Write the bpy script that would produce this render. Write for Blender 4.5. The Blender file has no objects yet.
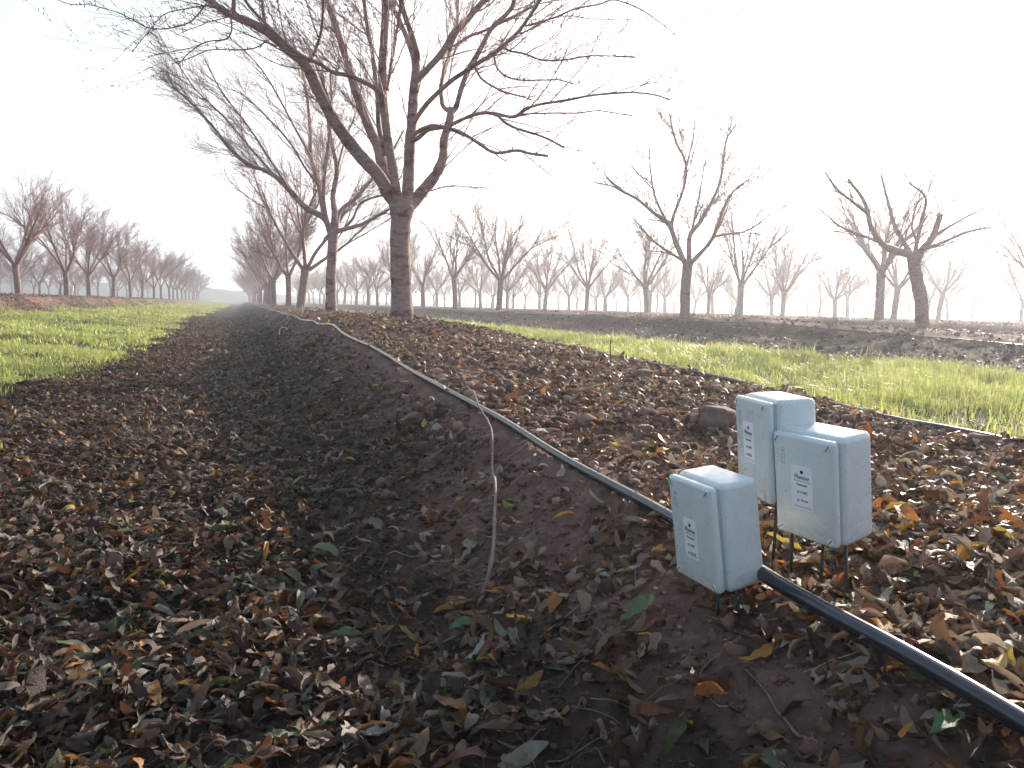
import bpy, bmesh, math, numpy as np
from mathutils import Vector, Matrix
RAD = math.radians
S = bpy.context.scene
COL = S.collection

# ------------------------------------------------------------------ camera
YAW, PITCH, ROLL, CAMH = RAD(19.0), RAD(5.52), RAD(1.4), .36
FPX = 790.0
fh = np.array([math.sin(YAW), math.cos(YAW), 0.]); R0 = np.array([math.cos(YAW), -math.sin(YAW), 0.])
fw = fh*math.cos(PITCH) - np.array([0, 0, 1.])*math.sin(PITCH); U0 = np.cross(R0, fw)
CR = R0*math.cos(ROLL) + U0*math.sin(ROLL); CU = U0*math.cos(ROLL) - R0*math.sin(ROLL)
cd = bpy.data.cameras.new('camera'); cam = bpy.data.objects.new('camera', cd); COL.objects.link(cam)
cam.matrix_world = Matrix(((CR[0], CU[0], -fw[0], 0), (CR[1], CU[1], -fw[1], 0), (CR[2], CU[2], -fw[2], CAMH), (0, 0, 0, 1)))
cd.sensor_fit = 'HORIZONTAL'; cd.sensor_width = 36; cd.lens = FPX/1024*36
cd.clip_start = .05; cd.clip_end = 6000
S.camera = cam

# ------------------------------------------------------------------ light
SUN_AZ, SUN_EL = RAD(51), RAD(16.5)          # azimuth measured from +Y (along the rows) towards +X
w = bpy.data.worlds.new('World'); S.world = w; w.use_nodes = True
nt = w.node_tree; bg = nt.nodes['Background']
sky = nt.nodes.new('ShaderNodeTexSky'); sky.sky_type = 'NISHITA'; sky.sun_disc = False
sky.sun_elevation = SUN_EL; sky.sun_rotation = SUN_AZ; sky.dust_density = 2.0; sky.air_density = 1.0; sky.ozone_density = 1.0
sky_cap = nt.nodes.new('ShaderNodeVectorMath'); sky_cap.operation = 'MINIMUM'     # brightness cap added to the sky so thin twigs still show
sky_cap.inputs[1].default_value = (3.1, 3.22, 3.32)
nt.links.new(sky.outputs[0], sky_cap.inputs[0]); nt.links.new(sky_cap.outputs[0], bg.inputs[0]); bg.inputs[1].default_value = .115
sl = bpy.data.lights.new('sun', 'SUN'); so = bpy.data.objects.new('sun', sl); COL.objects.link(so)
sl.energy = 5; sl.angle = RAD(.6); sl.color = (1, .87, .74)
sdir = Vector((math.sin(SUN_AZ)*math.cos(SUN_EL), math.cos(SUN_AZ)*math.cos(SUN_EL), math.sin(SUN_EL)))
so.rotation_euler = sdir.to_track_quat('Z', 'Y').to_euler(); so.location = (30, 25, 14)
S.view_settings.view_transform = 'Standard'; S.view_settings.look = 'None'
S.view_settings.exposure = 1.55; S.view_settings.gamma = 1
S.cycles.use_denoising = True; S.cycles.use_adaptive_sampling = False
S.cycles.max_bounces = 6; S.cycles.diffuse_bounces = 3; S.cycles.glossy_bounces = 2
S.cycles.transmission_bounces = 3; S.cycles.transparent_max_bounces = 4; S.cycles.volume_bounces = 1
S.cycles.sample_clamp_indirect = 6; S.cycles.caustics_reflective = False; S.cycles.caustics_refractive = False

# ------------------------------------------------------------------ helpers
def tag(o, label=None, cat=None, group=None, kind=None):
    if label: o['label'] = label
    if cat: o['category'] = cat
    if group: o['group'] = group
    if kind: o['kind'] = kind
    return o
def empty(name, loc=(0, 0, 0)):
    o = bpy.data.objects.new(name, None); COL.objects.link(o); o.location = loc; o.empty_display_size = .1
    return o
def link(name, me, mat=None, parent=None):
    o = bpy.data.objects.new(name, me); COL.objects.link(o)
    if mat: me.materials.append(mat)
    if parent: o.parent = parent
    return o
def mesh_np(name, V, quads=None, tris=None, smooth=True, colors=None):
    V = np.asarray(V, np.float32).reshape(-1, 3); me = bpy.data.meshes.new(name)
    nq = 0 if quads is None else len(quads); nt_ = 0 if tris is None else len(tris)
    idx = np.concatenate([np.asarray(a, np.int32).ravel() for a in (quads, tris) if a is not None and len(a)])
    me.vertices.add(len(V)); me.vertices.foreach_set('co', V.ravel())
    me.loops.add(len(idx)); me.loops.foreach_set('vertex_index', idx)
    tot = np.concatenate([np.full(nq, 4, np.int32), np.full(nt_, 3, np.int32)])
    st = np.concatenate([[0], np.cumsum(tot)[:-1]]).astype(np.int32)
    me.polygons.add(nq+nt_); me.polygons.foreach_set('loop_start', st); me.polygons.foreach_set('loop_total', tot)
    if smooth: me.polygons.foreach_set('use_smooth', np.ones(nq+nt_, bool))
    if colors is not None:
        for k, a in colors.items():
            if a.ndim == 1:
                at = me.attributes.new(k, 'FLOAT', 'POINT'); at.data.foreach_set('value', a.astype(np.float32))
            else:
                at = me.attributes.new(k, 'FLOAT_COLOR', 'POINT')
                c = np.ones((len(a), 4), np.float32); c[:, :3] = a; at.data.foreach_set('color', c.ravel())
    me.update(calc_edges=True); me.validate()
    return me

def _h(ix, iy, s):
    n = (ix.astype(np.int64)*374761393 + iy.astype(np.int64)*668265263 + s*982451653) & 0x7fffffff
    n = ((n ^ (n >> 13))*1274126177) & 0x7fffffff
    return ((n ^ (n >> 16)) & 0xffff)/65535.0
def vnoise(x, y, f, s=0):
    x = np.asarray(x, float)*f + 1000; y = np.asarray(y, float)*f + 1000
    ix, iy = np.floor(x), np.floor(y); fx, fy = x-ix, y-iy
    fx = fx*fx*(3-2*fx); fy = fy*fy*(3-2*fy)
    a, b, c, d = _h(ix, iy, s), _h(ix+1, iy, s), _h(ix, iy+1, s), _h(ix+1, iy+1, s)
    return (a*(1-fx)+b*fx)*(1-fy) + (c*(1-fx)+d*fx)*fy - .5
def sstep(a, b, x):
    t = np.clip((np.asarray(x, float)-a)/(b-a), 0, 1); return t*t*(3-2*t)

ROW, X0 = 6.7, 1.3
def ground(x, y, rough=True):
    """height of the soil: low berms carry the tree rows, flat lanes run between"""
    x = np.asarray(x, float); y = np.asarray(y, float)
    x, y = np.broadcast_arrays(x, y)
    k = np.round((x-X0)/ROW); u = x-(X0+k*ROW); au = np.abs(u)
    near = np.clip((y-1.0)/5.6, 0, 1)**1.25
    T = np.where(k == 0, -.006 + .155*near, np.where(k < 0, .34, .13+.12*sstep(4, 12, y)))
    Ll = np.where(k == 0, -.24+.03*near, 0.0)
    zl = -.24+.03*near + (0.24-.03*near)*sstep(-.6, -3.9, x)
    Lr = np.where(k == 0, -.06+.02*near, np.where(k == -1, zl, 0.0))
    sh_l = np.where(k == 0, .615, .66); ft_l = np.where(k == 0, 1.9, np.where(k == 1, 2.2, 1.7))
    sh_r = np.where(k == 0, .80, .66); ft_r = np.where(k == 0, 1.2, 1.5)
    sh = np.where(u < 0, sh_l, sh_r); ft = np.where(u < 0, ft_l, ft_r); L = np.where(u < 0, Ll, Lr)
    L = np.where((k == 1) & (u < 0), -.06, L); t = np.clip((au-sh)/(ft-sh), 0, 1); s = 1-(1-t)**np.where((k == 0) & (u < 0), 3.4, 2.3)
    z = T + np.where(k == 0, .075, .03)*np.clip(1-(au/sh)**2, 0, 1)*near - (T-L)*s
    # left lane climbs from the ditch to the neighbouring berm
    lane = (x < X0-1.9) & (x > X0-ROW+1.7-.2)
    z = np.where(lane & (k == 0), zl, z)
    if rough:
        g = grassy(x, y)
        calm = 1-.75*np.exp(-((x-.7)/.22)**2-((y-.88)/.28)**2)
        z = z + calm*(vnoise(x, y, 1.1, 5)*.035 + vnoise(x, y, 3.3, 1)*.036*(1-.6*g) + vnoise(x, y, 9, 2)*.022*(1-.5*g) \
              + vnoise(x, y, 26, 3)*.013*(1-g) + vnoise(x, y, 55, 4)*.009*(1-g) + vnoise(x, y, 105, 6)*.005*(1-g)) - .026*np.exp(-((x-.80)/.10)**2-((y-.86)/.25)**2) - .012*np.exp(-((x-.60)/.06)**2-((y-.86)/.2)**2)
        flat = np.exp(-((x-.68)/.05)**2)*(k == 0)
        z = z - flat*(vnoise(x, y, 3.3, 1)*.036 + vnoise(x, y, 9, 2)*.022 + vnoise(x, y, 26, 3)*.012)*.9
    return z
def grassy(x, y):
    x = np.asarray(x, float); y = np.asarray(y, float)
    e = vnoise(x, y, .8, 11)*.5 + vnoise(x, y, 3, 12)*.35
    left = sstep(-1.0, -1.3, x+e+.12*np.clip((y-8)/12, 0, 1.5)) * sstep(-4.6, -4.1, x+e)
    e2 = vnoise(x, y, .7, 13)*.3 + vnoise(x, y, 4, 14)*.16
    right = sstep(2.22, 2.42, x+e2) * sstep(5.3, 4.9, x+e2)
    return np.clip(left+right, 0, 1)
def crest_lit_tone(x, y):
    "light and shade painted as tone: berm crests pale, banks and ditches dark"
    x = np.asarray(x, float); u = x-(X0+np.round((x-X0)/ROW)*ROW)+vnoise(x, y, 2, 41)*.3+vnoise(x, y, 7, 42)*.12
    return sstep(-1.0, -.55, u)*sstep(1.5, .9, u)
def gz(x, y): return float(ground(np.array([x]), np.array([y]))[0])

# ------------------------------------------------------------------ materials
def nodes(name):
    m = bpy.data.materials.new(name); m.use_nodes = True
    t = m.node_tree; b = t.nodes['Principled BSDF']
    return m, t, b
def N(t, typ, **kw):
    n = t.nodes.new(typ)
    for k, v in kw.items(): setattr(n, k, v)
    return n
def noise(t, vec, scale, detail=4, rough=.6):
    n = N(t, 'ShaderNodeTexNoise'); n.inputs['Scale'].default_value = scale; n.inputs['Detail'].default_value = detail
    n.inputs['Roughness'].default_value = rough; t.links.new(vec, n.inputs['Vector']); return n.outputs['Fac']
def ramp(t, fac, stops):
    r = N(t, 'ShaderNodeValToRGB'); t.links.new(fac, r.inputs[0]); e = r.color_ramp.elements
    while len(e) < len(stops): e.new(.5)
    for el, (p, c) in zip(e, stops): el.position = p; el.color = (*c, 1)
    return r.outputs[0]
def mix(t, fac, a, b):
    m = N(t, 'ShaderNodeMix', data_type='RGBA')
    for s, v in ((m.inputs[0], fac), (m.inputs[6], a), (m.inputs[7], b)):
        if hasattr(v, 'is_linked'): t.links.new(v, s)
        elif isinstance(v, tuple): s.default_value = (*v, 1)
        else: s.default_value = v
    return m.outputs[2]
def bump(t, b, h, strength, dist):
    n = N(t, 'ShaderNodeBump'); n.inputs['Strength'].default_value = strength; n.inputs['Distance'].default_value = dist
    t.links.new(h, n.inputs['Height']); t.links.new(n.outputs[0], b.inputs['Normal'])
def objco(t): return N(t, 'ShaderNodeTexCoord').outputs['Object']

def mat_ground():
    m, t, b = nodes('soil'); co = objco(t)
    a = N(t, 'ShaderNodeAttribute', attribute_name='grassy').outputs['Fac']
    soil = ramp(t, noise(t, co, 6, 8, .7), [(.25, (.036, .018, .013)), (.5, (.092, .048, .034)), (.68, (.165, .094, .068)), (.85, (.25, .165, .125))])
    soil2 = ramp(t, noise(t, co, 45, 5, .7), [(.3, (.032, .015, .011)), (.55, (.10, .052, .037)), (.75, (.20, .125, .095))])
    soil = mix(t, .5, soil, soil2)
    dry = N(t, 'ShaderNodeAttribute', attribute_name='dry').outputs['Fac']  # mask of painted light: sunlit crest against shaded bank, not moisture
    k_ = N(t, 'ShaderNodeMapRange'); t.links.new(dry, k_.inputs[0]); k_.inputs[3].default_value = .58; k_.inputs[4].default_value = 2.3  # soil colour darkened for the shaded bank, lightened for the sunlit crest
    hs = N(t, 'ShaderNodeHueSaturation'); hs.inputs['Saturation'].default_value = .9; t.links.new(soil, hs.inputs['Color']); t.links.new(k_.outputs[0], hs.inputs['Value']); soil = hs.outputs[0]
    gr = ramp(t, noise(t, co, 5, 5, .6), [(.3, (.045, .045, .016)), (.55, (.08, .085, .025)), (.75, (.13, .105, .05))])
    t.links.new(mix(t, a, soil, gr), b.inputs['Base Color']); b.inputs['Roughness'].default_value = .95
    b.inputs['Specular IOR Level'].default_value = .2
    h = N(t, 'ShaderNodeMath', operation='ADD'); t.links.new(noise(t, co, 90, 6, .75), h.inputs[0]); t.links.new(noise(t, co, 22, 4, .6), h.inputs[1])
    bump(t, b, h.outputs[0], .9, .012)
    return m
def mat_attr(name, rough=.7, trans=.0, spec=.4, bumpscale=None):
    m, t, b = nodes(name)
    c = N(t, 'ShaderNodeAttribute', attribute_name='tint').outputs['Color']
    co = objco(t)
    hs = N(t, 'ShaderNodeHueSaturation'); t.links.new(c, hs.inputs['Color'])
    mr = N(t, 'ShaderNodeMapRange'); t.links.new(noise(t, co, 120, 3, .6), mr.inputs[0]); mr.inputs[3].default_value = .55; mr.inputs[4].default_value = 1.45
    t.links.new(mr.outputs[0], hs.inputs['Value']); c = hs.outputs[0]
    t.links.new(c, b.inputs['Base Color']); b.inputs['Roughness'].default_value = rough
    b.inputs['Specular IOR Level'].default_value = spec
    if bumpscale: bump(t, b, noise(t, co, bumpscale, 4, .7), .6, .004)
    if trans > 0:
        tr = N(t, 'ShaderNodeBsdfTranslucent'); t.links.new(c, tr.inputs[0])
        mx = N(t, 'ShaderNodeMixShader'); mx.inputs[0].default_value = trans
        t.links.new(b.outputs[0], mx.inputs[1]); t.links.new(tr.outputs[0], mx.inputs[2])
        t.links.new(mx.outputs[0], t.nodes['Material Output'].inputs[0])
    return m
def mat_bark(name, light, dark, band=1.0):
    m, t, b = nodes(name); co = objco(t)
    mp = N(t, 'ShaderNodeMapping'); mp.inputs['Scale'].default_value = (3.2, 3.2, 6.5); t.links.new(co, mp.inputs[0])
    mp2 = N(t, 'ShaderNodeMapping'); mp2.inputs['Scale'].default_value = (22, 22, 70); t.links.new(co, mp2.inputs[0])
    n1 = noise(t, mp.outputs[0], 1.6, 4, .6); n2 = noise(t, mp2.outputs[0], 1, 6, .7)
    base = ramp(t, n2, [(.3, tuple(c*.55 for c in light)), (.5, light), (.75, tuple(min(1, c*1.35) for c in light))])
    f = N(t, 'ShaderNodeMapRange'); t.links.new(n1, f.inputs[0]); f.inputs[1].default_value = .50; f.inputs[2].default_value = .66
    f.inputs[4].default_value = band
    t.links.new(mix(t, f.outputs[0], base, dark), b.inputs['Base Color'])
    b.inputs['Roughness'].default_value = .75; b.inputs['Specular IOR Level'].default_value = .35
    bump(t, b, n2, .9, .012)
    return m
def mat_plain(name, col, rough=.5, spec=.5, var=.15, scale=30, bumpd=0, metal=0):
    m, t, b = nodes(name); co = objco(t)
    n = noise(t, co, scale, 5, .65)
    t.links.new(ramp(t, n, [(.3, tuple(c*(1-var) for c in col)), (.7, tuple(min(1, c*(1+var)) for c in col))]), b.inputs['Base Color'])
    b.inputs['Roughness'].default_value = rough; b.inputs['Specular IOR Level'].default_value = spec; b.inputs['Metallic'].default_value = metal
    if bumpd: bump(t, b, n, .6, bumpd)
    return m
def mat_plastic():
    m, t, b = nodes('grey_enclosure_plastic'); co = objco(t)
    base = ramp(t, noise(t, co, 18, 5, .6), [(.3, (.66, .70, .685)), (.7, (.72, .755, .74))])
    sp = N(t, 'ShaderNodeMapRange'); t.links.new(noise(t, co, 260, 3, .5), sp.inputs[0]); sp.inputs[1].default_value = .66; sp.inputs[2].default_value = .74; sp.inputs[4].default_value = .6
    base = mix(t, sp.outputs[0], base, (.30, .25, .20))
    sx = N(t, 'ShaderNodeSeparateXYZ'); t.links.new(co, sx.inputs[0])
    lo = N(t, 'ShaderNodeMapRange'); t.links.new(sx.outputs[2], lo.inputs[0]); lo.inputs[1].default_value = -.03; lo.inputs[2].default_value = -.075
    st = N(t, 'ShaderNodeMapRange'); t.links.new(noise(t, co, 55, 6, .7), st.inputs[0]); st.inputs[1].default_value = .45; st.inputs[2].default_value = .68
    mu = N(t, 'ShaderNodeMath', operation='MULTIPLY'); t.links.new(lo.outputs[0], mu.inputs[0]); t.links.new(st.outputs[0], mu.inputs[1])
    mu2 = N(t, 'ShaderNodeMath', operation='MULTIPLY'); t.links.new(mu.outputs[0], mu2.inputs[0]); mu2.inputs[1].default_value = .45
    t.links.new(mix(t, mu2.outputs[0], base, (.26, .20, .15)), b.inputs['Base Color'])
    r = N(t, 'ShaderNodeMapRange'); t.links.new(noise(t, co, 30, 4, .6), r.inputs[0]); r.inputs[3].default_value = .2; r.inputs[4].default_value = .36; t.links.new(r.outputs[0], b.inputs['Roughness'])
    bump(t, b, noise(t, co, 500, 2, .5), .15, .0006)
    return m
M = dict(
    ground=mat_ground(),
    leaf=mat_attr('dry_leaf', .5, .3, .5, 320),
    grass=mat_attr('grass_blade', .4, .5, .5),
    clod=mat_attr('soil_clod', .95, 0, .15, 60),
    twiglit=mat_attr('dry_twig', .7, 0, .3),
    bark=mat_bark('bark', (.34, .215, .19), (.11, .046, .044)),
    bark_far=mat_bark('bark_distant', (.30, .18, .155), (.12, .06, .055), .6),
    twig=mat_plain('twig_bark', (.27, .135, .12), .6, .4, .3, 14),
    stick=mat_plain('stick_bark', (.17, .125, .115), .7, .35, .45, 60, .003),
    pipe=mat_plain('black_polyethylene', (.018, .022, .032), .2, .6, .35, 12),
    pipe_dusty=mat_plain('dusty_polyethylene', (.07, .065, .065), .4, .5, .35, 12),
    plastic=mat_plastic(),
    paper=mat_plain('white_label_paper', (.88, .89, .90), .6, .3, .03, 20),
    ink=mat_plain('dark_ink', (.03, .035, .05), .6, .3, .05, 20),
    faint=mat_plain('moulded_mark', (.42, .46, .49), .5, .3, .05, 20),
    slot=mat_plain('screw_slot', (.12, .14, .15), .6, .3, .1, 20),
    rod=mat_plain('dark_rod', (.025, .025, .028), .5, .4, .2, 40),
    hills=mat_plain('wooded_hills', (.035, .06, .05), .95, .1, .35, .02),
    stake=mat_plain('weathered_cane', (.42, .33, .22), .7, .3, .2, 60),
    white=mat_plain('white_plastic', (.75, .76, .75), .4, .4, .05, 20),
    stone=mat_plain('reddish_stone', (.20, .13, .105), .9, .2, .35, 30, .006),
)

# ------------------------------------------------------------------ ground sheet
def axis(dense0, dense1, step, lo, hi, growth):
    a = list(np.arange(dense0, dense1, step)); s = step; x = a[-1]
    while x < hi: s *= growth; x += s; a.append(min(x, hi))
    s = step; x = dense0; b = []
    while x > lo: s *= growth; x -= s; b.append(max(x, lo))
    return np.array(b[::-1]+a)
gx = axis(-.9, 1.6, .0065, -1500, 1500, 1.022); gy = axis(.34, 1.9, .0065, -1500, 1500, 1.013)
# keep the berms resolved sideways as far as they are looked at
extra = np.arange(-42, 75, .22); gx = np.unique(np.concatenate([gx, extra[(extra < -1.6) | (extra > 2.9)]]))
gx = gx[np.concatenate([[True], np.diff(gx) > .004])]
X, Y = np.meshgrid(gx, gy); Zg = ground(X, Y)
fade = 1-sstep(160, 400, np.hypot(X, Y)); Zg = Zg*fade + .02*(1-fade)
nx, ny = len(gx), len(gy); ii = np.arange(nx*ny).reshape(ny, nx)
q = np.stack([ii[:-1, :-1], ii[:-1, 1:], ii[1:, 1:], ii[1:, :-1]], -1).reshape(-1, 4)
g = link('ground', mesh_np('ground', np.stack([X, Y, Zg], -1), q, colors={'grassy': grassy(X, Y).ravel(), 'dry': crest_lit_tone(X, Y).ravel()}), M['ground'])  # second attribute carries the painted light and shade of the berms
tag(g, 'reddish brown orchard soil shaped into low berms', None, None, 'structure')

# far wooded hills on the left of the view
def hill_range():
    az = np.linspace(RAD(-40), RAD(14), 160); n = len(az)
    rows = []
    for r, hk in ((200, 0), (210, .45), (224, .85), (240, 1.0), (265, .6), (300, 0)):
        hgt = 4.3*np.interp(np.degrees(az), [-40, -22, -12, -6, -3, 0, 4, 9, 14], [.8, .95, 1.0, .95, 1.08, .72, .5, .3, 0])
        hgt = hgt*(1+.18*vnoise(np.degrees(az)*1.0, np.full(n, r*.043), .6, 7)) + .4*vnoise(np.degrees(az), np.full(n, 3.), 4, 8)*(hk > 0)
        rows.append(np.stack([np.sin(az)*r, np.cos(az)*r, hk*hgt - .3*(hk == 0)], -1))
    V = np.stack(rows); k = np.arange(V.shape[0]*n).reshape(-1, n)
    qq = np.stack([k[:-1, :-1], k[:-1, 1:], k[1:, 1:], k[1:, :-1]], -1).reshape(-1, 4)
    o = link('hills', mesh_np('hills', V, qq), M['hills']); tag(o, 'low blue wooded hills on the horizon at the left', None, None, 'structure')
hill_range()

# ------------------------------------------------------------------ tubes and trees
class Tubes:
    def __init__(s): s.V = []; s.Q = []; s.n = 0; s.T = []
    def add(s, P, r, sides=6, cap=True):
        P = np.asarray(P, float); r = np.asarray(r, float); k = len(P)
        if k < 2: return
        T = np.gradient(P, axis=0); T /= (np.linalg.norm(T, axis=1, keepdims=True)+1e-9)
        a = np.array([0, 0, 1.]) if abs(T[0, 2]) < .8 else np.array([1., 0, 0])
        Nn = a - T*(T@a)[:, None]; Nn /= (np.linalg.norm(Nn, axis=1, keepdims=True)+1e-9)
        for i in range(1, k):
            v = Nn[i-1]-T[i]*(Nn[i-1]@T[i]); l = np.linalg.norm(v)
            if l > 1e-6: Nn[i] = v/l
        B = np.cross(T, Nn); an = np.arange(sides)*2*math.pi/sides
        ring = P[:, None] + r[:, None, None]*(np.cos(an)[None, :, None]*Nn[:, None]+np.sin(an)[None, :, None]*B[:, None])
        s.V.append(ring.reshape(-1, 3)); I = s.n+np.arange(k*sides).reshape(k, sides); J = np.roll(I, -1, axis=1)
        s.Q.append(np.stack([I[:-1], J[:-1], J[1:], I[1:]], -1).reshape(-1, 4))
        s.n += k*sides
        if cap and sides > 3:
            for e, pt in ((0, P[0]), (k-1, P[-1])):
                s.V.append(pt[None]); c = s.n; s.n += 1
                t = np.stack([I[e], J[e], np.full(sides, c)], -1)
                s.T.append(t if e else t[:, ::-1])
    def mesh(s, name):
        if not s.V: return None
        return mesh_np(name, np.concatenate(s.V), np.concatenate(s.Q), np.concatenate(s.T) if s.T else None)
def unit(v): return v/(np.linalg.norm(v)+1e-9)
def smooth_path(P, r, m):
    """Catmull-Rom through the points, m samples"""
    P = np.asarray(P, float); r = np.asarray(r, float)
    if len(P) < 3: t = np.linspace(0, 1, m); return P[0]+(P[-1]-P[0])*t[:, None], r[0]+(r[-1]-r[0])*t
    Q = np.vstack([2*P[0]-P[1], P, 2*P[-1]-P[-2]]); t = np.linspace(0, len(P)-1-1e-6, m); i = t.astype(int); f = (t-i)[:, None]
    p0, p1, p2, p3 = Q[i], Q[i+1], Q[i+2], Q[i+3]
    c = .5*((2*p1)+(-p0+p2)*f+(2*p0-5*p1+4*p2-p3)*f**2+(-p0+3*p1-3*p2+p3)*f**3)
    return c, np.interp(t, np.arange(len(P)), r)
def shoot(rng, p, d, L, r0, r1, n, wob, up):
    P = [np.array(p)]; d = unit(np.array(d)); st = L/n
    for i in range(n):
        d = unit(d + rng.normal(0, wob, 3) + np.array([0, 0, up/n])); P.append(P[-1]+d*st)
    return np.array(P), np.linspace(r0, r1, n+1)
def side_dir(rng, P, i, ang, out, upw):
    T = unit(P[min(i+1, len(P)-1)]-P[max(i-1, 0)])
    v = unit(rng.normal(0, 1, 3)); v = unit(v-T*(v@T)+out*.5)
    return unit(T*math.cos(ang)+v*math.sin(ang)+np.array([0, 0, upw]))
def branchlets(rng, tb, P, r, center, count, lmin, lmax, rr, level, spurs, t0=.25, up=.25, rmin=.0014, sides=4):
    """side shoots along a path, then finer ones on those"""
    n = len(P)
    for c in range(count):
        t = t0+(1-t0)*((c+rng.random())/count); i = min(int(t*(n-1)), n-2); f = t*(n-1)-i
        p = P[i]*(1-f)+P[i+1]*f; out = unit(np.array([p[0]-center[0], p[1]-center[1], .25]))
        d = side_dir(rng, P, i, rng.uniform(.45, 1.05), out, rng.uniform(-.05, up))
        L = rng.uniform(lmin, lmax)*(1-.35*t); ra = min(r[i]*.55, rr*rng.uniform(.7, 1.2))
        Q_, q_ = shoot(rng, p, d, L, ra, max(rmin*.85, ra*.45), 7 if level else 4, .085, rng.uniform(-.1, .5))
        tb.add(Q_, q_, sides if ra > .004 else 3, False)
        if level > 0:
            branchlets(rng, tb, Q_, q_, center, max(2, int(count*.55)), lmin*.5, lmax*.5, max(rmin, ra*.55), level-1, spurs, .15, up, rmin, 3)
        if spurs and rng.random() < spurs:
            for s_ in range(int(L/.05)):
                j = rng.integers(0, len(Q_)-1); f = rng.random(); p2 = Q_[j]*(1-f)+Q_[j+1]*f
                d2 = side_dir(rng, Q_, j, 1.1, out*0, .1); l2 = rng.uniform(.008, .028)
                tb.add(np.array([p2, p2+d2*l2*.6, p2+d2*l2]), [.0020, .0030, .0014], 3, False)

def tree_mesh_generic(seed, height=3.3, spread=1.5, nscaf=5, density=1.0, rt=.088, fork=.9, rmin=.0036, lean=(0, 0)):
    rng = np.random.default_rng(seed); tr = Tubes(); cr = Tubes()
    zs = np.linspace(-.12, fork, 12); th = rng.uniform(0, 6.28)
    wob = np.stack([np.sin(zs*2.2+th)*.018+lean[0]*zs, np.cos(zs*1.9+th)*.018+lean[1]*zs, zs], -1)
    rad = rt*(1+.35*np.exp(-(zs+.12)*9)-.12*np.clip(zs/fork, 0, 1)+.2*np.exp(-((zs-fork)/.1)**2))*(1+rng.normal(0, .02, 12))
    tr.add(wob, rad, 12); top = wob[-1]; cen = (top[0], top[1])
    for k in range(nscaf):
        a = th+k*2*math.pi/nscaf+rng.normal(0, .25); inc = rng.uniform(.3, .85)
        d = np.array([math.cos(a)*math.sin(inc), math.sin(a)*math.sin(inc), math.cos(inc)])
        Ls = rng.uniform(.8, 1.05)*(height-fork)*.72
        P, r = shoot(rng, top-np.array([0, 0, .06]), d, Ls, rt*.5, rt*.12, 9, .08, .25)
        P, r = smooth_path(P, r, 16); cr.add(P, r, 7)
        branchlets(rng, cr, P, r, cen, int(11*density), .4, .9, .0080, 1, 0, .22, .35, rmin)
        for j in range(3):
            i0 = rng.integers(4, 13); out = unit(np.array([P[i0][0]-cen[0], P[i0][1]-cen[1], .2]))
            d2 = side_dir(rng, P, i0, rng.uniform(.3, .75), out*.6, rng.uniform(.0, .35))
            L2 = rng.uniform(.65, .95)*(height-P[i0][2])*.85*min(1.2, spread/1.4)
            P2, r2 = shoot(rng, P[i0], d2, L2, r[i0]*.62, rmin*1.1, 9, .08, .3); P2, r2 = smooth_path(P2, r2, 14)
            cr.add(P2, r2, 5); branchlets(rng, cr, P2, r2, cen, int(12*density), .3, .8, .0062, 1, 0, .05, .35, rmin)
    return tr.mesh('orchard_tree_trunk'), cr.mesh('orchard_tree_crown')

def atd(px, py, d):
    return np.array([0, 0, CAMH]) + d*(fw + (px-512)/FPX*CR + (384-py)/FPX*CU)
def traced_tree(name, label, base, trunk, limbs, seed, level=2, count=7, lens=(.35, .95), spurs=.0, rr=.009, rmin=.0016, bark='bark', ext=.0):
    """a tree whose trunk and main limbs follow measured paths: (x, y) in the picture's angle plus a real distance for each point"""
    rng = np.random.default_rng(seed)
    root = empty(name, base); inv = np.array(base)
    P = np.array([atd(*p[:3]) for p in trunk]); r = np.array([p[3]/FPX*p[2] for p in trunk]); P[0, 2] = base[2]-.06
    P, r = smooth_path(P, r, 26); r = r*(1+.05*np.array([math.sin(i*1.9+seed)*math.cos(i*.7) for i in range(len(r))]))
    tb = Tubes(); tb.add(P-inv, r, 20); link('trunk', tb.mesh('trunk'), M[bark], root)
    cen = P[-1]
    for L in limbs:
        pts = L['p']; d0, d1 = L['d']; n = len(pts)
        ts = np.linspace(0, 1, n)
        Q = np.array([atd(x, y, d0+(d1-d0)*t) for (x, y), t in zip(pts, ts)])
        ra = np.interp(ts, [0, 1], L['w'])/FPX*(d0+d1)/2*.5
        if ext and pts[-1][1] < 8:
            dd = unit(Q[-1]-Q[-2]+np.array([0, 0, .1])); m = ext
            Q = np.vstack([Q, Q[-1]+dd*m*.5, Q[-1]+dd*m+rng.normal(0, .06, 3)]); ra = np.concatenate([ra, [ra[-1]*.7, ra[-1]*.35]])
        Q, ra = smooth_path(Q, ra, max(10, 5*len(Q))); ra = ra*(1+rng.normal(0, .035, len(ra)))
        t1 = Tubes(); t1.add(Q-inv, ra, 12 if L['w'][0] > 5 else 7)
        lo = link('limb', t1.mesh('limb'), M[bark] if L['w'][0] > 4 else M['twig'], root)
        t2 = Tubes(); Ln = np.linalg.norm(np.diff(Q, axis=0), axis=1).sum()
        branchlets(rng, t2, Q-inv, ra, cen-inv, max(3, int(count*Ln*L.get('k', 1))), lens[0], lens[1], rr, level-1, spurs, L.get('t0', .22), .28, rmin)
        if spurs:
            for s_ in range(int(Ln/.035) if L['w'][0] < 5 else 0):
                j = rng.integers(2, len(Q)-1); d2 = side_dir(rng, Q, j, 1.2, np.zeros(3), .3); l2 = rng.uniform(.02, .05)
                p2 = Q[j]-inv+(Q[j-1]-Q[j])*rng.random(); t2.add(np.array([p2, p2+d2*l2*.6, p2+d2*l2]), [.003, .0042, .002], 3, False)
        me = t2.mesh('twigs')
        if me: link('twigs', me, M['twig'], lo)
    tag(root, label, 'tree')
    return root

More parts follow.
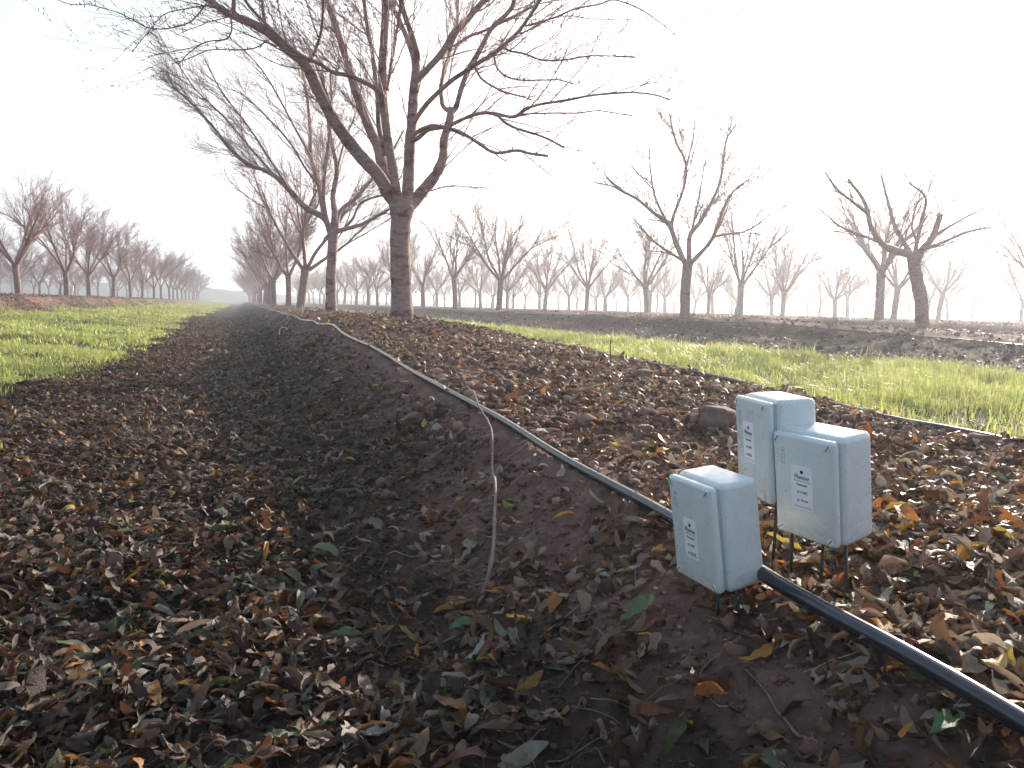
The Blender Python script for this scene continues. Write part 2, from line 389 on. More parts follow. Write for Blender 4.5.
D = 6.95
main_limbs = [
 dict(p=[(396,203),(388.8,193.8),(378,175),(359,154.7),(340,129.7),(325,104),(311,75.6),(304,63),(290,51),(269,33.4),(251,23),(235.6,16.7),(221,8.8),(209,0),(190,-14)], d=(D,D-.6), w=(15,5.5)),
 dict(p=[(396,200),(388.8,187.5),(382.5,165.6),(378,148),(370,129.7),(362,109),(354.4,87.5),(349.7,68.7),(341.9,45),(334,20),(327.8,4.7),(320,-20)], d=(D+.1,D+.9), w=(12,5)),
 dict(p=[(398,204),(396.6,193.8),(393,170),(388.8,147),(385.6,123),(383,96),(382.5,67),(384,39),(385.6,15.6),(385,0),(384,-40)], d=(D-.05,D-.5), w=(10,7)),
 dict(p=[(406,203),(407.5,193.8),(409,170),(409.8,147),(412,123),(413.5,95),(416,70),(415,59)], d=(D,D+.15), w=(13,8.5)),
 dict(p=[(415,64),(410.6,48),(404,31),(396.6,14),(389.5,1.5),(384,-15)], d=(D+.15,D+.5), w=(5.5,4)),
 dict(p=[(416,64),(417,54),(412,36),(406,18.8),(401,0),(398,-30)], d=(D+.15,D-.3), w=(6.5,4.5)),
 dict(p=[(415,82),(421,76),(429.4,67),(441.9,53),(452.8,36),(466.9,20),(480,4.7),(495,-10)], d=(D+.1,D-.1), w=(7,5.5)),
 dict(p=[(408,207),(413.8,201.6),(423,190.6),(435.6,175),(443,157.8),(444,140.6),(449.7,120),(451,109)], d=(D+.02,D+.3), w=(13,7)),
 dict(p=[(450,112),(443,106),(441.5,98),(441,87.5),(445,68.7),(449.7,51.6),(456,28),(457.5,9),(458,-15)], d=(D+.3,D+.8), w=(4.5,3)),
 dict(p=[(451,113),(456,107),(459,97),(463.8,81),(471.6,64),(481.5,47),(492,28),(509.5,10.7),(516,-6)], d=(D+.3,D+.4), w=(6,4)),
 dict(p=[(412,126),(420,113),(429,101.6),(441.9,89),(452.8,79.7),(466,71),(478,63),(492,54.8),(503,46),(518,32),(529,17),(540,0),(546,-12)], d=(D,D-.7), w=(5.2,3)),
 dict(p=[(385,155),(379,128),(377.5,100),(375,75),(372,50),(367,25),(364,0),(362,-20)], d=(D+.05,D+.3), w=(5,3.8)),
 dict(p=[(384,97),(379,90.6),(359,79.7),(346.6,75),(332.5,72),(320,64),(306,58),(289,46),(266,24),(245,0)], d=(D-.3,D-1.0), w=(5,3)),
 dict(p=[(387,90),(389,78),(392,59),(395,39),(398,23),(400,5),(401,-15)], d=(D-.3,D-.1), w=(3.2,2.5)),
 dict(p=[(449,50),(453,47),(460.6,42),(470,36),(481.5,32),(503,21.5),(524.5,10.7),(541,0)], d=(D,D+.5), w=(3.6,2.4)),
 dict(p=[(411,138),(415,134),(421.6,129.7),(432.5,125.8),(445,128),(460,132),(477,142),(494.4,152.7),(516,150.5),(531,153.7),(548,156)], d=(D,D-.8), w=(4.8,2.6), k=0.70),
 dict(p=[(411,142),(418,138),(428,130),(438,128),(449.7,125.5),(460.6,120),(477,114),(492,113),(513.8,117),(526.7,108.6),(541.7,104),(567.5,100),(589,95.7),(610.5,93.5),(632,92.5),(653.5,94.6),(670.7,100)], d=(D,D-.9), w=(5,1.5), k=0.80),
 dict(p=[(490,113),(498,116),(505,122.6),(518,129),(535,134),(550,140),(564,148)], d=(D-.4,D-.7), w=(3.4,2), k=1.00),
 dict(p=[(510,117),(518,115),(526.7,114),(556.8,113),(578,113),(597.6,110.7),(614.8,113),(632,116)], d=(D-.5,D-.4), w=(2,1.1), k=0.80),
 dict(p=[(503,47),(510,51),(524.5,53.8),(541.7,60),(563,60),(589,56),(610.5,56),(635,57)], d=(D-.5,D-1.0), w=(2.4,1.2), k=0.90),
 dict(p=[(526,26),(540,22),(556,17),(575,9),(600,4),(615,0),(640,9),(662,24),(680,38)], d=(D-.6,D-1.2), w=(2.4,.9), k=0.80),
 dict(p=[(475,67),(481,78),(492,86),(505,92),(520,96),(532,100)], d=(D-.4,D-.3), w=(2.6,1.5), k=1.20),
 dict(p=[(494,55),(497,68),(506,76),(520,80),(545,80),(560,80),(574,84)], d=(D-.4,D-1.0), w=(2.2,1.1), k=1.00),
 dict(p=[(423,191),(431,190.6),(445,186.7),(457.5,186),(476,187.5),(492,188)], d=(D,D+.4), w=(1.6,.8), k=1.00),
 dict(p=[(232,16),(233.5,8),(234,-10),(236,-30)], d=(D-.5,D-.6), w=(5,4)),
 dict(p=[(266,27),(263,12),(262,0),(258,-20)], d=(D-.4,D-.1), w=(3.5,2.6)),
 dict(p=[(310,62),(316,48),(321,32),(323,10),(324,-12)], d=(D-.3,D-.7), w=(3.2,2.4)),
 dict(p=[(231,18),(231.5,30),(226,39),(206,42),(190,52),(178,65)], d=(D-.6,D-.9), w=(1.8,.9), k=1.00),
 dict(p=[(208,1),(200,12),(190,22),(175,27),(160,29),(146,27),(128,17),(110,10),(90,5),(60,1)], d=(D-.6,D-1.3), w=(1.7,.7), k=0.50),
 dict(p=[(268,40),(255,48),(235,50),(210,50),(190,58),(172,64)], d=(D-.4,D-.8), w=(1.6,.8), k=0.80),
 dict(p=[(215,4),(190,8),(165,14),(150,30),(132,52)], d=(D-.6,D-1.1), w=(1.4,.7), k=0.80),
]
main_tree = traced_tree('bare_tree', 'largest and nearest bare tree, banded grey trunk rising from the berm beside the black pipe',
    (1.3, 6.7, gz(1.3, 6.7)),
    [(402,324,D,13.0),(402,316,D,11.3),(401.5,290,D,10.4),(400.5,262,D,10.3),(400,238,D,10.0),(401,220,D,10.3),(402,207,D,13.0),(403,200,D,10)],
    main_limbs, 3, 3, 6.2, (.3, 1.05), .5, .0062, .0017, ext=.8)
D2 = 12.35
t2_limbs = [
 dict(p=[(331,234),(324,218),(306,207.6),(290,190.7),(277,177.7),(264,170),(248.6,164.7),(230,149),(214,128),(190,102),(172,86)], d=(D2,D2-.8), w=(7,1.6)),
 dict(p=[(331,232),(324,214),(319,185.5),(311,157),(310,126),(306,90),(300,60)], d=(D2,D2+.8), w=(6,2)),
 dict(p=[(333,232),(334.6,214),(333,196),(337,170),(332,144),(325,100),(322,66)], d=(D2,D2+.2), w=(7,2.2)),
 dict(p=[(328,226),(324,205),(324,183),(328,146),(332,110),(330,74)], d=(D2-.1,D2-.7), w=(5,1.8)),
 dict(p=[(336,230),(340,211.6),(355.4,198.5),(371,180),(388,158),(404,130)], d=(D2,D2+.6), w=(5,2)),
 dict(p=[(336,232),(342,229.8),(360.6,224.6),(376,216.8),(389,209),(404,192)], d=(D2,D2-.5), w=(5,2)),
 dict(p=[(345,228),(353,218),(360,204),(372,198),(388,192),(402,176)], d=(D2,D2+.3), w=(3,1.5)),
 dict(p=[(311,157),(296,130),(280,100),(262,70),(240,46)], d=(D2+.2,D2-.2), w=(2.6,1)),
 dict(p=[(319,186),(304,166),(288,140),(262,112),(240,92)], d=(D2+.1,D2-.6), w=(2.6,1)),
 dict(p=[(290,191),(270,160),(248,126),(222,92),(205,60)], d=(D2-.3,D2-.1), w=(2.5,1)),
 dict(p=[(277,178),(252,150),(225,118),(196,90),(176,62),(160,48)], d=(D2-.3,D2-.9), w=(2.4,.9)),
 dict(p=[(337,170),(345,140),(356,112),(362,80)], d=(D2,D2+.5), w=(2.6,1.2)),
]
traced_tree('bare_tree', 'second bare tree along the pipe row, branches fanning left behind the largest trunk',
    (1.3, 12.32, gz(1.3, 12.32)),
    [(331,311,D2,6.6),(331,303,D2,5.4),(331,280,D2,5.0),(332,255,D2,4.8),(333,238,D2,5.2),(333,230,D2,5.5)],
    t2_limbs, 8, 3, 7, (.4, 1.1), 0, .0065, .0024)
D3 = 13.9
t685 = [
 dict(p=[(687,266),(683,259),(674.5,239),(668.8,224.6),(654,213),(637,199),(620,190),(606,176)], d=(D3,D3-.5), w=(6.5,1.6)),
 dict(p=[(671,230),(657,202),(651.6,179),(649,147)], d=(D3,D3+.5), w=(3.5,1.4)),
 dict(p=[(675,240),(672,222),(683,190),(686,164),(676,141.5),(669,113)], d=(D3,D3-.3), w=(4.5,1.4)),
 dict(p=[(686,168),(693,139),(694.5,121)], d=(D3,D3), w=(2.4,1.2)),
 dict(p=[(688,266),(689,259),(690,236),(700,222),(714.6,196),(722,173),(726,141.5),(736,124)], d=(D3,D3+.6), w=(6,1.5)),
 dict(p=[(688,267),(692,262),(712,239),(723,210),(732,193),(749,179)], d=(D3,D3-.6), w=(5.5,1.6)),
 dict(p=[(712,237),(728,234),(743,232),(758,224),(772,212)], d=(D3-.3,D3-.6), w=(2.8,1.1)),
 dict(p=[(686,264),(680,259),(666,250),(651.6,239),(634,219)], d=(D3,D3+.3), w=(3.5,1.4)),
 dict(p=[(690,240),(692,230),(699,196),(706,156)], d=(D3,D3+.2), w=(3,1.2)),
]
traced_tree('bare_tree', 'tall open bare tree standing alone above the far rows, right of the largest trunk',
    (7.9, 13.05, gz(7.9, 13.05)),
    [(685,321,D3,6.2),(685,312,D3,5.2),(685.5,290,D3,5.0),(687,272,D3,5.0),(688,262,D3,5.4)], t685, 21, 3, 6, (.3, .8), 0, .011, .0062, 'bark_far')
D4 = 10.6
t920 = [
 dict(p=[(913,257),(907,254),(885.6,246.7),(871.5,228),(864.5,202),(848,179)], d=(D4,D4-.4), w=(9,2.6)),
 dict(p=[(867,213),(858,206),(850.5,200),(836,188),(825,172)], d=(D4-.3,D4-.5), w=(4,1.8)),
 dict(p=[(899,250),(874,240),(855,232.6),(839,225.6),(820,209)], d=(D4,D4+.3), w=(4,1.6)),
 dict(p=[(912,255),(909,251),(895,225.6),(888,202),(881,174)], d=(D4,D4+.4), w=(6,2)),
 dict(p=[(915,257),(916,247),(921,223),(925.5,197.5),(909,183)], d=(D4,D4-.3), w=(5,2)),
 dict(p=[(918,256),(921,251),(932.5,237),(940.7,214)], d=(D4,D4), w=(8,5.5)),
 dict(p=[(919,252),(923,249),(944,242),(965,232.6),(993,226.8)], d=(D4,D4-.3), w=(4.5,1.5)),
 dict(p=[(931,238),(951,225.6),(970,215),(993,204.5)], d=(D4,D4+.3), w=(3,1.2)),
 dict(p=[(916,240),(912,226),(915,208)], d=(D4,D4+.3), w=(3,1.6)),
]
traced_tree('bare_tree', 'stout leaning bare tree with heavily pruned limbs in the glare at the right',
    (7.9, 7.56, gz(7.9, 7.56)),
    [(923,338,D4,8.2),(922,320,D4,6.6),(921,300,D4,6.3),(917,280,D4,6.0),(914,265,D4,6.0),(915,254,D4,7.5)], t920, 31, 3, 5, (.2, .55), 0, .011, .0056, 'bark_far')

# generic orchard trees: six crowns copied over the planting grid
variants = []
for s, kw in enumerate([dict(height=3.9, spread=1.7, density=1.35), dict(height=3.7, spread=1.6, nscaf=6, density=1.2), dict(height=4.0, spread=1.5, density=1.25, fork=.85),
                        dict(height=3.4, spread=1.5, density=.9, nscaf=5), dict(height=3.1, spread=1.3, density=.8, nscaf=6, fork=.8), dict(height=3.5, spread=1.6, density=.95, fork=1.0, lean=(.06, .03))]):
    mt, mc = tree_mesh_generic(100+s, **kw)
    mt.materials.append(M['bark_far']); mc.materials.append(M['twig']); variants.append((mt, mc))
ORD = 'first second third fourth fifth sixth seventh eighth ninth tenth eleventh twelfth thirteenth fourteenth fifteenth sixteenth seventeenth eighteenth nineteenth twentieth'.split()
rngp = np.random.default_rng(77)
def vis(x, y, margin=150):
    d = np.array([x, y, .9])-np.array([0, 0, CAMH]); z = d@fw
    if z < 3: return False
    return -margin < 512+FPX*(d@CR)/z < 1024+margin
def place(x, y, v, scale, label, group, lean=0):
    e = empty('bare_tree', (x, y, gz(x, y)-.02)); tag(e, label, 'tree', group)
    e.rotation_euler = (rngp.normal(0, .03), rngp.normal(0, .03), rngp.uniform(0, 6.28)); e.scale = (scale*rngp.uniform(.92, 1.08), scale*rngp.uniform(.92, 1.08), scale)
    for nm, me in zip(('trunk', 'crown'), variants[v]):
        o = bpy.data.objects.new(nm, me); COL.objects.link(o); o.parent = e
# row of the pipe: third tree onwards
ntree = 0
for n in range(2, 24):
    y = [0, 0, 19.0, 25.2, 31.2][n] if n < 5 else 31.2+5.8*(n-4)
    if n < 12: lb = 'bare tree, %s along the pipe row counting from the camera' % ORD[n]
    else: lb = 'small distant bare tree, %s along the pipe row counting from the camera' % ('twelfth thirteenth fourteenth fifteenth sixteenth seventeenth eighteenth nineteenth twentieth twenty-first twenty-second twenty-third twenty-fourth'.split()[n-12])
    place(1.3+rngp.normal(0, .06), y, n % 3, rngp.uniform(1.0, 1.1), lb, 'trees along the row of the black pipe'); ntree += 1
# rows left of the grass strip
for k in range(1, 6):
    cnt = 0; ys = np.arange(23.9 if k == 1 else 23.9-5.6*3+rngp.uniform(-1, 1)+k*2.6, 120, 5.6)
    for y in ys:
        x = X0+.1-ROW*k-.2*(k == 1)
        if not vis(x, y, 60): continue
        r_ = ['', 'first', 'second', 'third', 'fourth', 'fifth'][k]
        if k == 1 and cnt < 10: lb = 'bare tree, %s from the frame edge in the front left row' % ORD[cnt]
        elif k == 1: lb = 'small bare tree, %s from the frame edge in the front left row' % (ORD[min(cnt, 19)])
        else: lb = 'distant bare tree, %s from the left in the %s row back, left of the grass' % (ORD[min(cnt, 19)], r_)
        place(x+rngp.normal(0, .08), y+rngp.normal(0, .12), rngp.integers(0, 3), rngp.uniform(.92, 1.06), lb, 'bare trees of the %s left row' % r_); cnt += 1; ntree += 1
# right-hand block
for k in range(1, 12):
    cnt = 0
    off = {1: 7.4, 2: 3.9}.get(k, rngp.uniform(0, 5.8))
    for n in range(0, 22):
        y = off+5.75*n; x = X0+ROW*k
        if k == 1 and (n in (0, 1, 2)): continue         # two measured trees and a gap
        if math.hypot(x, y) > 124 or not vis(x, y, 40): continue
        v = rngp.choice([3, 4, 5, 0, 1])
        r_ = ORD[k-1]
        if cnt < 20: lb = 'bare tree, %s from the right end of the %s row beyond the far pipe' % (ORD[cnt], r_)
        else: lb = 'distant bare tree in the %s row of the right hand orchard block' % r_
        place(x+rngp.normal(0, .1), y+rngp.normal(0, .15), int(v), rngp.uniform(1.08, 1.28), lb, 'bare trees of the %s right row' % r_); cnt += 1; ntree += 1
print('TREES', ntree+4)

# ------------------------------------------------------------------ pipes
def pipe(name, label, pts, r, mat, m=200, drape=False):
    P, _ = smooth_path(pts, np.ones(len(pts)), m)
    if drape:
        z = ground(P[:, 0], P[:, 1], True); k = np.ones(7)/7; z = np.convolve(np.pad(z, 3, 'edge'), k, 'valid'); P[:, 2] = z+r*.9
    base = P[0].copy(); tb = Tubes(); tb.add(P-base, np.full(m, r), 14)
    o = link(name, tb.mesh(name), M[mat]); o.location = base; tag(o, label, 'pipe'); return o
def pz(x, y):
    yy = y+np.linspace(-.12, .12, 9); return float(np.max(np.convolve(ground(np.full(9, x), yy), np.ones(3)/3, 'valid')))
p1 = [(.60,.05,.008),(.62,.30,.010),(.643,.477,.011),(.651,.612,.012),(.656,.80,.012),(.690,1.16,max(.012, pz(.69, 1.16)+.006)),(.70,1.66,pz(.70, 1.66)+.006),(.71,2.1,pz(.71, 2.1)+.006),(.715,2.5,pz(.715, 2.5)+.006)]
for y in np.concatenate([np.arange(3, 8, .55), np.arange(8, 60, 1.6)]):
    z = float(np.mean([pz(.70, y+q_) for q_ in (-.4, -.2, 0, .2, .4)]))
    b = .03*math.exp(-((y-6.4)/.5)**2)
    p1.append((.70+.02*math.sin(y*1.7)+.02*math.exp(-((y-6.2)/.6)**2)+.03*math.sin(y*.6), y, z+.012+b))
pipe('irrigation_pipe', 'black irrigation pipe lying along the left edge of the berm behind the front box', p1, .0105, 'pipe', 420)
p2 = [(2.12, y, 0) for y in (.3, .9)] + [(2.09+.03*math.sin(y*1.3), y, 0) for y in np.arange(1.4, 34, .7)]
pipe('irrigation_pipe', 'dark irrigation pipe along the edge of the near right grass strip', p2, .0105, 'pipe_dusty', 300, True)
p3 = [(7.25+.05*math.sin(y*.9)+.03*math.sin(y*2.1), y, 0) for y in np.arange(1.5, 50, .9)]
pipe('irrigation_pipe', 'dark irrigation pipe on the far right berm beyond the grass strip', p3, .010, 'pipe_dusty', 260, True)

# ------------------------------------------------------------------ sensor boxes
def rbox(w_, d_, h_, bev, seg=4, taper=0):
    bm = bmesh.new(); bmesh.ops.create_cube(bm, size=1)
    for v in bm.verts: v.co = Vector((v.co.x*w_, v.co.y*d_, v.co.z*h_))
    if taper:
        for v in bm.verts:
            if v.co.y > 0: v.co.x *= 1-taper; v.co.z *= 1-taper
    bmesh.ops.bevel(bm, geom=list(bm.edges), offset=bev, segments=seg, profile=.5, affect='EDGES')
    for f in bm.faces: f.smooth = True
    return bm
def lk(name, bm, mat, parent, loc=(0, 0, 0), rot=None):
    me = bpy.data.meshes.new(name); bm.to_mesh(me); bm.free(); o = link(name, me, M[mat], parent); o.location = loc
    if rot: o.rotation_euler = rot
    return o
def text(s, size, mat, parent, loc):
    c = bpy.data.curves.new('lettering', 'FONT'); c.body = s; c.size = size; c.extrude = .00012; c.align_x = 'CENTER'
    o = bpy.data.objects.new('lettering', c); COL.objects.link(o); o.parent = parent; o.location = loc; o.rotation_euler = (RAD(90), 0, 0); 
    bpy.context.view_layer.update(); me = bpy.data.meshes.new_from_object(o.evaluated_get(bpy.context.evaluated_depsgraph_get()))
    bpy.data.objects.remove(o); o = bpy.data.objects.new('lettering', me); COL.objects.link(o); o.parent = parent; o.location = loc; o.rotation_euler = (RAD(90), 0, 0)
    me.materials.clear(); me.materials.append(M[mat]); return o
BW, BH, BD, LD = .1055, .150, .0605, .0165
def sensor_box(loc, yaw, pitch, roll, label, lab_uv, rods, lines, seed):
    rng = np.random.default_rng(seed)
    root = empty('sensor_box', loc)
    root.rotation_mode = 'QUATERNION'
    Rm = Matrix.Rotation(yaw, 3, 'Z') @ Matrix.Rotation(pitch, 3, 'X') @ Matrix.Rotation(roll, 3, 'Y')
    root.rotation_quaternion = Rm.to_quaternion(); tag(root, label, 'box', 'grey sensor boxes on thin rods')
    body = lk('enclosure', rbox(BW, BD, BH, .0085, 5, .025), 'plastic', root, (0, BD/2, 0))
    # small seam step between body and lid
    lk('gasket_groove', rbox(BW-.009, .006, BH-.009, .0028, 2), 'faint', root, (0, -.0015, 0))
    lid = lk('lid', rbox(BW-.0045, LD-.003, BH-.0045, .0055, 4), 'plastic', root, (0, -.003-(LD-.003)/2, 0))
    ly = -(LD-.003)/2
    for sx in (-1, 1):
        for sz in (-1, 1):
            bm = bmesh.new(); bmesh.ops.create_cone(bm, cap_ends=True, segments=24, radius1=.0052, radius2=.0048, depth=.0012)
            for f in bm.faces: f.smooth = False
            sc = lk('screw', bm, 'plastic', lid, (sx*(BW/2-.0105), ly-.0001, sz*(BH/2-.0105)), (RAD(90), 0, 0))
            bm = bmesh.new(); bmesh.ops.create_cube(bm, size=1)
            a = rng.uniform(.5, 1.1) if sx == sz or rng.random() < .5 else rng.uniform(2, 2.6)
            for v in bm.verts: v.co = Vector((v.co.x*.0098, v.co.y*.0013, v.co.z*.0006))
            lk('slot', bm, 'slot', sc, (0, 0, .0007), (0, 0, a))
    u, v, lw, lh = lab_uv
    bm = bmesh.new(); bmesh.ops.create_cube(bm, size=1)
    for vv in bm.verts: vv.co = Vector((vv.co.x*lw, vv.co.y*.0004, vv.co.z*lh))
    lb = lk('label_sticker', bm, 'paper', lid, (u, ly-.0003, v))
    t = -.00055
    bm = bmesh.new(); bmesh.ops.create_cone(bm, cap_ends=True, segments=20, radius1=.0026, radius2=.0026, depth=.0004)
    lk('round_emblem', bm, 'ink', lb, (0, -.0003, lh/2-.0085), (RAD(90), 0, 0))
    text('Plantae', .0085, 'ink', lb, (0, -.0004, lh/2-.0185))
    for zz, ww in ((lh/2-.0215, .8), (-lh/2+.004, .85)):
        bm = bmesh.new(); bmesh.ops.create_cube(bm, size=1)
        for vv in bm.verts: vv.co = Vector((vv.co.x*lw*ww, vv.co.y*.0003, vv.co.z*.0005))
        lk('rule_line', bm, 'ink', lb, (0, -.0003, zz))
    text(lines[0], .0044, 'ink', lb, (0, -.0004, lh/2-.028)); text(lines[1], .0050, 'ink', lb, (0, -.0004, lh/2-.039)); text(lines[2], .0050, 'ink', lb, (0, -.0004, lh/2-.0505))
    # moulded approval marks at the top left of the lid
    mk = Tubes(); x0 = -BW/2+.011; z0 = BH/2-.026
    for i, (dx, dz, w2) in enumerate([(0, 0, .004), (0, -.004, .004), (0, -.008, .004), (0, -.012, .004), (0, -.016, .003)]):
        mk.add([(x0+dx-w2/2, ly-.0002, z0+dz), (x0+dx+w2/2, ly-.0002, z0+dz)], [.0004, .0004], 4)
    ang = np.linspace(0, 2*math.pi, 13); mk.add(np.stack([x0+.009+.0028*np.cos(ang), np.full(13, ly-.0002), z0+.001+.0028*np.sin(ang)], -1), np.full(13, .0004), 4)
    for c in ((x0+.009, z0-.008), (x0+.009, z0-.0155)):
        s_ = .003; mk.add([(c[0]-s_, ly-.0002, c[1]-s_), (c[0]+s_, ly-.0002, c[1]-s_), (c[0]+s_, ly-.0002, c[1]+s_), (c[0]-s_, ly-.0002, c[1]+s_), (c[0]-s_, ly-.0002, c[1]-s_)], np.full(5, .0004), 4)
    link('moulded_marks', mk.mesh('moulded_marks'), M['faint'], lid)
    # rods in world upright, driven into the soil
    inv = Matrix.Translation(loc) @ Rm.to_4x4(); inv = inv.inverted()
    for (x, y) in rods:
        zg = gz(x, y)-.05
        top = inv @ Vector((x, y, loc[2]-BH/2)); top = Vector((min(max(top.x, -BW/2+.009), BW/2-.009), min(max(top.y, .009), BD-.009), -BH/2+.006)); bot = inv @ Vector((x-.002, y, zg))
        tb = Tubes(); tb.add([tuple(top), tuple((top+bot)/2), tuple(bot)], [.0024]*3, 8); link('rod', tb.mesh('rod'), M['rod'], root)
    return root
sensor_box((.5957, .9152, .0624), RAD(-88.23), RAD(8.68), RAD(-.33), 'front grey plastic sensor box, nearest the camera, standing left of the black pipe',
           (-.003, -.009, .031, .056), [(.625, .862), (.618, .90)], ('Humedad:', 'id 17001', 'sn 70128'), 1)
sensor_box((.7327, .8664, .1282), RAD(-80.08), RAD(8.89), RAD(1.0), 'right-hand grey sensor box, tallest face to the camera, overlapping the box behind it',
           (-.001, .001, .036, .062), [(.765, .812), (.765, .872)], ('Humedad:', 'id 17002', 'sn 70134'), 2)
sensor_box((.7209, .9628, .1655), RAD(-100.17), RAD(5.49), RAD(.24), 'rear grey sensor box, half hidden behind the other two boxes',
           (-.006, .008, .034, .060), [(.742, .947), (.742, .903)], ('Humedad:', 'id 17003', 'sn 70131'), 3)

# ------------------------------------------------------------------ litter
def leaves_np(rng, x, y, L, lift, tint, nu=6, nv=2, tilt=.5, z=None, yaw=None):
    n = len(x); u = np.linspace(0, 1, nu+1)[None, :, None]; v = np.linspace(-1, 1, nv+1)[None, None, :]
    L = L[:, None, None]; W = L*rng.uniform(.10, .21, n)[:, None, None]
    prof = np.sin(np.pi*np.clip(u*.98+.01, 0, 1))**.75*(1.15-.35*u)
    a = rng.normal(0, 1.5, n)[:, None, None]; a = np.where(np.abs(a) < .1, .1, a)
    fold = rng.uniform(-.2, 1.0, n)[:, None, None]; ph = rng.uniform(0, 6, n)[:, None, None]; wv = rng.uniform(.0, .25, n)[:, None, None]
    X_ = L*np.sin(a*(u-.5))/a + 0*v; Z_ = L*(np.cos(a*(u-.5))-1)/a*1.0 + np.abs(v)**1.4*W*prof*fold + wv*W*np.sin(u*11+ph)*v + rng.normal(0, 1, (n, nu+1, nv+1))*W*.16
    Y_ = W*prof*v*(1-.3*np.abs(fold))*(1+rng.normal(0, .13, (n, nu+1, 1))) + L*.12*np.sin(u*3+ph)
    P = np.stack(np.broadcast_arrays(X_, Y_, Z_), -1).reshape(n, -1, 3)
    roll = rng.normal(0, tilt, n); pit = rng.normal(0, tilt*.8, n); yw = rng.uniform(0, 2*np.pi, n) if yaw is None else yaw
    def R(ax, t):
        c, s = np.cos(t), np.sin(t); o, zr = np.ones(n), np.zeros(n)
        m = {'x': [[o, zr, zr], [zr, c, -s], [zr, s, c]], 'y': [[c, zr, s], [zr, o, zr], [-s, zr, c]], 'z': [[c, -s, zr], [s, c, zr], [zr, zr, o]]}[ax]
        return np.array(m).transpose(2, 0, 1)
    Rm = R('z', yw) @ R('y', pit) @ R('x', roll)
    P = np.einsum('nij,nkj->nki', Rm, P)
    zz = ground(x, y) if z is None else z
    mn = P[:, :, 2].min(1)
    P[:, :, 0] += x[:, None]; P[:, :, 1] += y[:, None]; P[:, :, 2] += (zz+lift-mn*.75)[:, None]
    m = (nu+1)*(nv+1); k = np.arange(m).reshape(nu+1, nv+1)
    q0 = np.stack([k[:-1, :-1], k[1:, :-1], k[1:, 1:], k[:-1, 1:]], -1).reshape(-1, 4)
    Q_ = (q0[None]+(np.arange(n)*m)[:, None, None]).reshape(-1, 4)
    return P.reshape(-1, 3), Q_, np.repeat(tint, m, 0)
PAL = np.array([(.046, .019, .010), (.090, .040, .018), (.150, .078, .038), (.20, .130, .082), (.27, .21, .15), (.37, .33, .26), (.27, .10, .025), (.42, .20, .03), (.46, .34, .06), (.08, .10, .035), (.17, .19, .10), (.13, .052, .028)])
PW = np.array([.24, .22, .15, .09, .05, .025, .055, .025, .007, .03, .026, .095]); PW /= PW.sum()
PW2 = np.array([.18, .24, .20, .10, .04, .02, .085, .04, .02, .01, .01, .055]); PW2 /= PW2.sum()
rl = np.random.default_rng(5)
parts = []
PWD = np.array([.07, .13, .23, .25, .15, .05, .065, .03, .009, .005, .005, .04]); PWD /= PWD.sum()  # paler leaf mix for the sunlit crest
def scatter(n, x0, x1, y0, y1, Lr, nu, nv, pw, dens, lift=(0, .012), tilt=.45, logy=False):
    x = rl.uniform(x0, x1, n); y = np.exp(rl.uniform(np.log(y0), np.log(y1), n)) if logy else rl.uniform(y0, y1, n)
    keep = rl.random(n) < dens(x, y)
    keep &= ~((np.abs(x-.69) < .03) & (y > 1.3) & (rl.random(n) < .8))
    x, y = x[keep], y[keep]; n = len(x)
    dr = (crest_lit_tone(x, y) > rl.random(n))[:, None]; c = np.where(dr, PAL[rl.choice(len(PAL), n, p=PWD)]*1.25, PAL[rl.choice(len(PAL), n, p=pw)]*.76)*rl.uniform(.7, 1.35, (n, 1))  # leaf colours lightened on the lit crest, darkened on the shaded bank and ditch
    parts.append(leaves_np(rl, x, y, Lr[0]*(Lr[1]/Lr[0])**rl.random(n), rl.uniform(*lift, n)*rl.random(n), c, nu, nv, tilt))
def dn(x, y):
    d = .85+1.1*vnoise(x, y, 1.6, 21)+.9*vnoise(x, y, 5, 22)
    bare = np.exp(-(((x-.33)/.34)**2+((y-.74)/.34)**2))           # crumbly bare soil in the foreground
    bare2 = np.exp(-(((x-.15)/.28)**2+((y-2.2)/.9)**2))*.15
    bank = np.exp(-((x-.58)/.08)**2)*(.12+.3*sstep(1.6, .9, y))
    d = np.where(x < -.15, d+.4, d)
    top = sstep(.0, .25, x)*sstep(3, 2, x)*sstep(.9, 1.5, y)
    d = np.clip(d, .05, 1)*(1-.68*top)
    d = d-.85*bare-bank
    return np.clip(d, .03, 1)*(1-.93*grassy(x, y))
scatter(38000, -2.4, 2.6, .38, 2.8, (.020, .060), 7, 2, PW, dn, (0, .012), .42)
scatter(13000, -.9, 1.3, .34, 1.3, (.016, .056), 7, 2, PW, dn, (0, .008), .45)
PWB = np.array([.18, .18, .14, .12, .09, .05, .04, .012, .005, .05, .06, .075]); PWB /= PWB.sum()
scatter(3600, -.3, 2.0, .34, 1.8, (.045, .075), 9, 2, PWB, dn, (.002, .012), .4)
scatter(5200, -1.8, .1, .34, 2.4, (.045, .078), 9, 2, PWB, dn, (.002, .014), .45)
scatter(80000, -3.2, 2.6, 2.4, 8, (.025, .07), 4, 1, PW2, dn, (0, .012), .42)
scatter(26000, -1.6, 2.6, 8, 28, (.04, .10), 3, 1, PW2, dn, (0, .015), .42, True)
PW3 = np.array([.08, .12, .2, .22, .18, .08, .06, .03, .02, 0, .01, 0]); PW3 /= PW3.sum()
scatter(26000, 5.4, 16, 3, 40, (.04, .09), 3, 1, PW3, dn, (0, .012), .42, True)
scatter(24000, -7.0, -3.5, 6, 60, (.06, .11), 3, 1, PW3, dn, (0, .015), .42, True)
